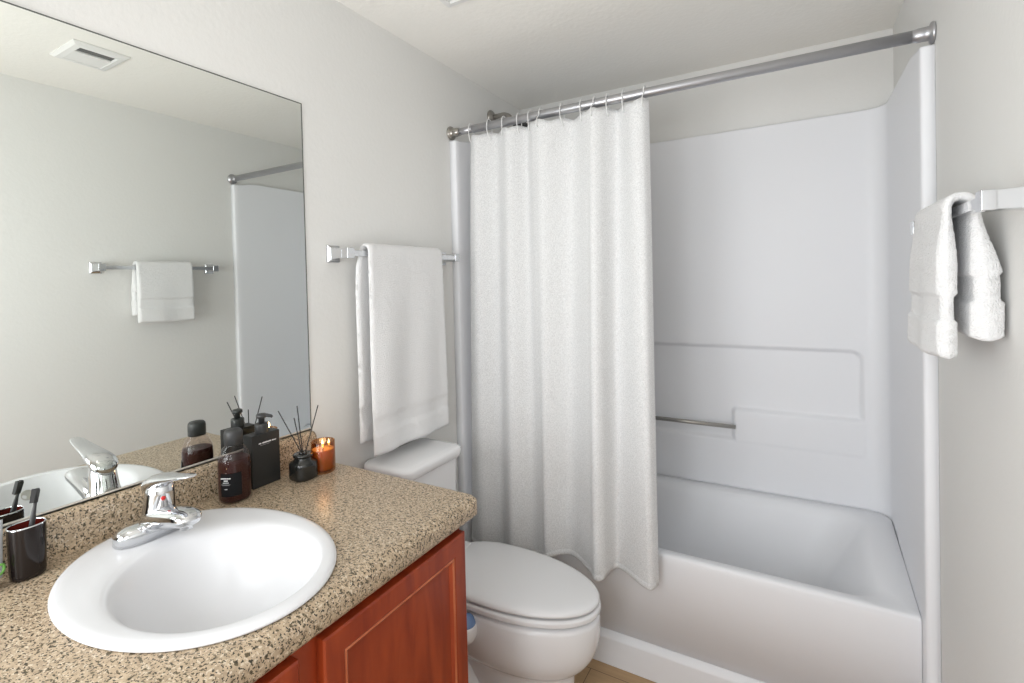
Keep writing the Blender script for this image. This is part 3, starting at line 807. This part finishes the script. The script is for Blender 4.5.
def make_diffuser():
    cx, cy = .116, -.821; z = ZT
    t = thing('reed_diffuser', 'small glossy black diffuser bottle holding reeds, in front of the candle', 'diffuser', (cx, cy, z))
    bm = bmesh.new()
    lathe(bm, cx, cy, [(.027, z+.0005), (.0308, z+.004), (.0315, z+.010), (.0315, z+.036), (.0308, z+.042), (.027, z+.0465), (.0205, z+.050), (.0195, z+.053), (.0195, z+.056)], 40, 1, 1, 2.7)
    obj('bottle', bm, M_gloss, t, smooth=True)
    bm = bmesh.new()
    lathe(bm, cx, cy, [(.0195, z+.055), (.0238, z+.057), (.0245, z+.060), (.0238, z+.0635), (.0200, z+.0645), (.0100, z+.0640), (.0095, z+.058)], 36)
    obj('collar', bm, M_gloss, t, smooth=True)
    bm = bmesh.new()
    for k in range(5):
        a = 2*PI*k/5; lathe(bm, cx+.006*math.cos(a), cy+.006*math.sin(a), [(.0036, z+.0565), (.0036, z+.068), (.003, z+.0685)], 10)
    obj('reed_holder', bm, M_gloss, t, smooth=True)
    labs = ['longest black reed in the diffuser, leaning left', 'short black reed in the diffuser, second from the left', 'thin black reed in the diffuser, third from the left', 'black reed in the diffuser, leaning right']
    tips = [(0.111, -0.883, 1.061), (0.1, -0.832, 1.03), (0.135, -0.848, 1.068), (0.122, -0.776, 1.052)]
    for k, tip in enumerate(tips):
        p = Vector(tip)
        a = 2*PI*(k+.3)/4
        base = Vector((cx-(p.x-cx)*.10, cy-(p.y-cy)*.10, z+.020))
        foot = Vector((cx+.004*math.cos(a), cy+.0055*(k-1.5)/1.5, z+.064))
        dirn = (p-foot).normalized(); base = foot-dirn*.045
        bm = bmesh.new(); tube(bm, [tuple(base), tuple(p)], .00135, 8)
        tag(obj('diffuser_reed', bm, M_reed, None, smooth=True), labs[k], 'reed', 'black reeds in the diffuser')
make_diffuser()

def make_candle():
    cx, cy, r, z = .124, -.766, .0300, ZT
    t = thing('candle', 'lit candle in an amber glass jar at the right end of the worktop', 'candle', (cx, cy, z))
    bm = bmesh.new()
    lathe(bm, cx, cy, [(r-.004, z+.0005), (r-.001, z+.003), (r, z+.008), (r, z+.0805), (r-.001, z+.0815), (r-.0022, z+.0805), (r-.0024, z+.012), (r-.006, z+.007)], 40)
    obj('glass_jar', bm, M_amber, t, smooth=True)
    bm = bmesh.new(); lathe(bm, cx, cy, [(r-.0065, z+.0075), (r-.0028, z+.0125), (r-.0028, z+.060), (r-.004, z+.061), (.004, z+.0602)], 40)
    obj('wax', bm, M_wax, t, smooth=True)
    for k, (dx, dy) in enumerate(((.012, -.010), (-.004, .002), (.006, .014))):
        bm = bmesh.new(); tube(bm, [(cx+dx, cy+dy, z+.056), (cx+dx, cy+dy, z+.068)], .0011, 8)
        w = obj('wick', bm, M_wick, t, smooth=True)
        bm = bmesh.new(); lathe(bm, cx+dx, cy+dy, [(.0010, z+.0665), (.0024, z+.0695), (.0026, z+.073), (.0016, z+.078), (.0003, z+.083)], 14)
        obj('flame', bm, M_flame, w, smooth=True)
    l = bpy.data.lights.new('candle_glow', 'POINT'); l.energy = .10; l.color = (1, .62, .28); l.shadow_soft_size = .01
    o = bpy.data.objects.new('candle_glow', l); C.objects.link(o); o.location = (cx, cy, z+.092)
make_candle()

def make_tumbler():
    cx, cy, z = .055, -1.3265, ZT
    t = thing('tumbler', 'dark oval glass tumbler holding a toothbrush at the left edge', 'tumbler', (cx, cy, z))
    bm = bmesh.new()
    vs = lathe(bm, cx, cy, [(.0195, z+.0005), (.0225, z+.003), (.0238, z+.010), (.0252, z+.088), (.0252, z+.090), (.0236, z+.090)], 40, .82, 1.0, 2.4, True, False)
    obj('outer_glass', bm, M_tumbler, t, smooth=True)
    bm = bmesh.new()
    lathe(bm, cx, cy, [(.0236, z+.090), (.0220, z+.015), (.017, z+.011)], 40, .82, 1.0, 2.4, False, True)
    obj('inner_glass', bm, M_tumbler_in, t, smooth=True)
    bm = bmesh.new()
    lathe(bm, cx, cy, [(.0253, z+.0895), (.0252, z+.0910), (.0244, z+.0916), (.0236, z+.0910), (.0235, z+.0895)], 40, .82, 1.0, 2.4, False, False)
    o = obj('rim', bm, M_chrome, t, smooth=True); o['label'] = 'thin pale glass rim'
    # toothbrush
    top = Vector((.042, -1.3065, 1.0185)); foot = Vector((.058, -1.332, z+.012))
    b = thing('toothbrush', 'black toothbrush leaning in the dark tumbler', 'toothbrush', foot)
    d = (top-foot).normalized()
    bm = bmesh.new()
    L = (top-foot).length
    rr = [(0, .0030, .0030), (.02, .0042, .0036), (.06, .0044, .0036), (.085, .0040, .0032), (.105, .0026, .0024), (.118, .0024, .0022), (L-.024, .0036, .0024), (L-.004, .0046, .0024), (L, .0030, .0018)]
    loft(bm, [ring3(foot+d*s, d, (1, .3, .2), w, h, 14) for s, w, h in rr])
    h = obj('handle', bm, M_black, b, smooth=True)
    side = Vector((-.35, -.93, 0)).normalized(); side = (side-d*side.dot(d)).normalized()
    bm = bmesh.new(); s2 = d.cross(side)
    c0 = top-d*.024
    q = []
    for o_ in (.0015, .0075):
        q.append([c0+side*o_+s2*.0034-d*.0, c0+side*o_-s2*.0034, c0+d*.023+side*o_-s2*.0034, c0+d*.023+side*o_+s2*.0034])
    loft(bm, [[tuple(p) for p in r_] for r_ in q])
    obj('bristles', bm, M_reed, b)
make_tumbler()

def make_tube():
    cx, cy, z = .056, -1.378, ZT
    t = thing('toothpaste_tube', 'grey squeeze tube with a green printed ring, cut off by the left picture edge', 'tube', (cx, cy, z))
    bm = bmesh.new()
    loft(bm, [ell(cx, cy, z+.016, .012, .017, 28), ell(cx, cy, z+.020, .015, .020, 28), ell(cx, cy, z+.06, .012, .021, 28), ell(cx, cy, z+.105, .003, .0225, 28), ell(cx, cy, z+.112, .0012, .0225, 28)])
    b = obj('body', bm, M_tube, t, smooth=True)
    bm = bmesh.new(); lathe(bm, cx, cy, [(.0150, z+.0005), (.0155, z+.003), (.0148, z+.016), (.010, z+.018)], 28)
    obj('cap', bm, M_black, t, smooth=True)
    n = Vector((.80, .6, 0)).normalized(); c = Vector((cx+.0105, cy+.0145, z+.034))
    bm = bmesh.new(); outer, inner, lo = [], [], []
    s = n.cross(Vector((0, 0, 1)))
    loft(bm, [[tuple(c+n*h+(s*math.cos(2*PI*k/20)+Vector((0, 0, 1))*math.sin(2*PI*k/20))*r) for k in range(20)] for h, r in ((-.002, .0095), (.001, .0095), (.001, .0062), (-.002, .0062))], False, False)
    obj('printed_ring', bm, M_green, b, smooth=True)
make_tube()

# ------------------------------------------------------------------ ceiling vents
def vent(label, x0, x1, y0, y1, kind):
    t = thing('ceiling_vent', label, 'vent', ((x0+x1)/2, (y0+y1)/2, H))
    bm = bmesh.new(); f = .028
    def rect(i, z): return [(x0+i, y0+i, z), (x1-i, y0+i, z), (x1-i, y1-i, z), (x0+i, y1-i, z)]
    loft(bm, [rect(0, H-.0005), rect(0, H-.004), rect(.010, H-.012), rect(f, H-.014), rect(f+.003, H-.006)], True, False)
    obj('frame', bm, M_vent, t)
    if kind == 'fan':
        xm = x0+(x1-x0)*.24
        obj('dark_slot', bx(x0+f, xm+.042, y0+f, y1-f, H-.007, H-.0055), M_slot, t)
        obj('cover', bx(xm+.030, x1-f-.001, y0+f, y1-f, H-.012, H-.005), M_vent, t, bevel=.001)
    else:
        obj('dark_back', bx(x0+f, x1-f, y0+f, y1-f, H-.005, H-.003), M_slot, t)
        n = 9
        for k in range(n):
            yy = y0+f+(y1-y0-2*f)*(k+.5)/n
            bm = bmesh.new(); loft(bm, [[(x, yy-.008, H-.013), (x, yy-.007, H-.0138), (x, yy+.009, H-.0062), (x, yy+.008, H-.0054)] for x in (x0+f, x1-f)])
            obj('slat', bm, M_vent, t)
vent('white bathroom vent with one dark slot, seen in the mirror', .946, 1.150, -.889, -.719, 'fan')
vent('white ceiling register cut off by the top picture edge', .270, .520, -.610, -.360, 'register')
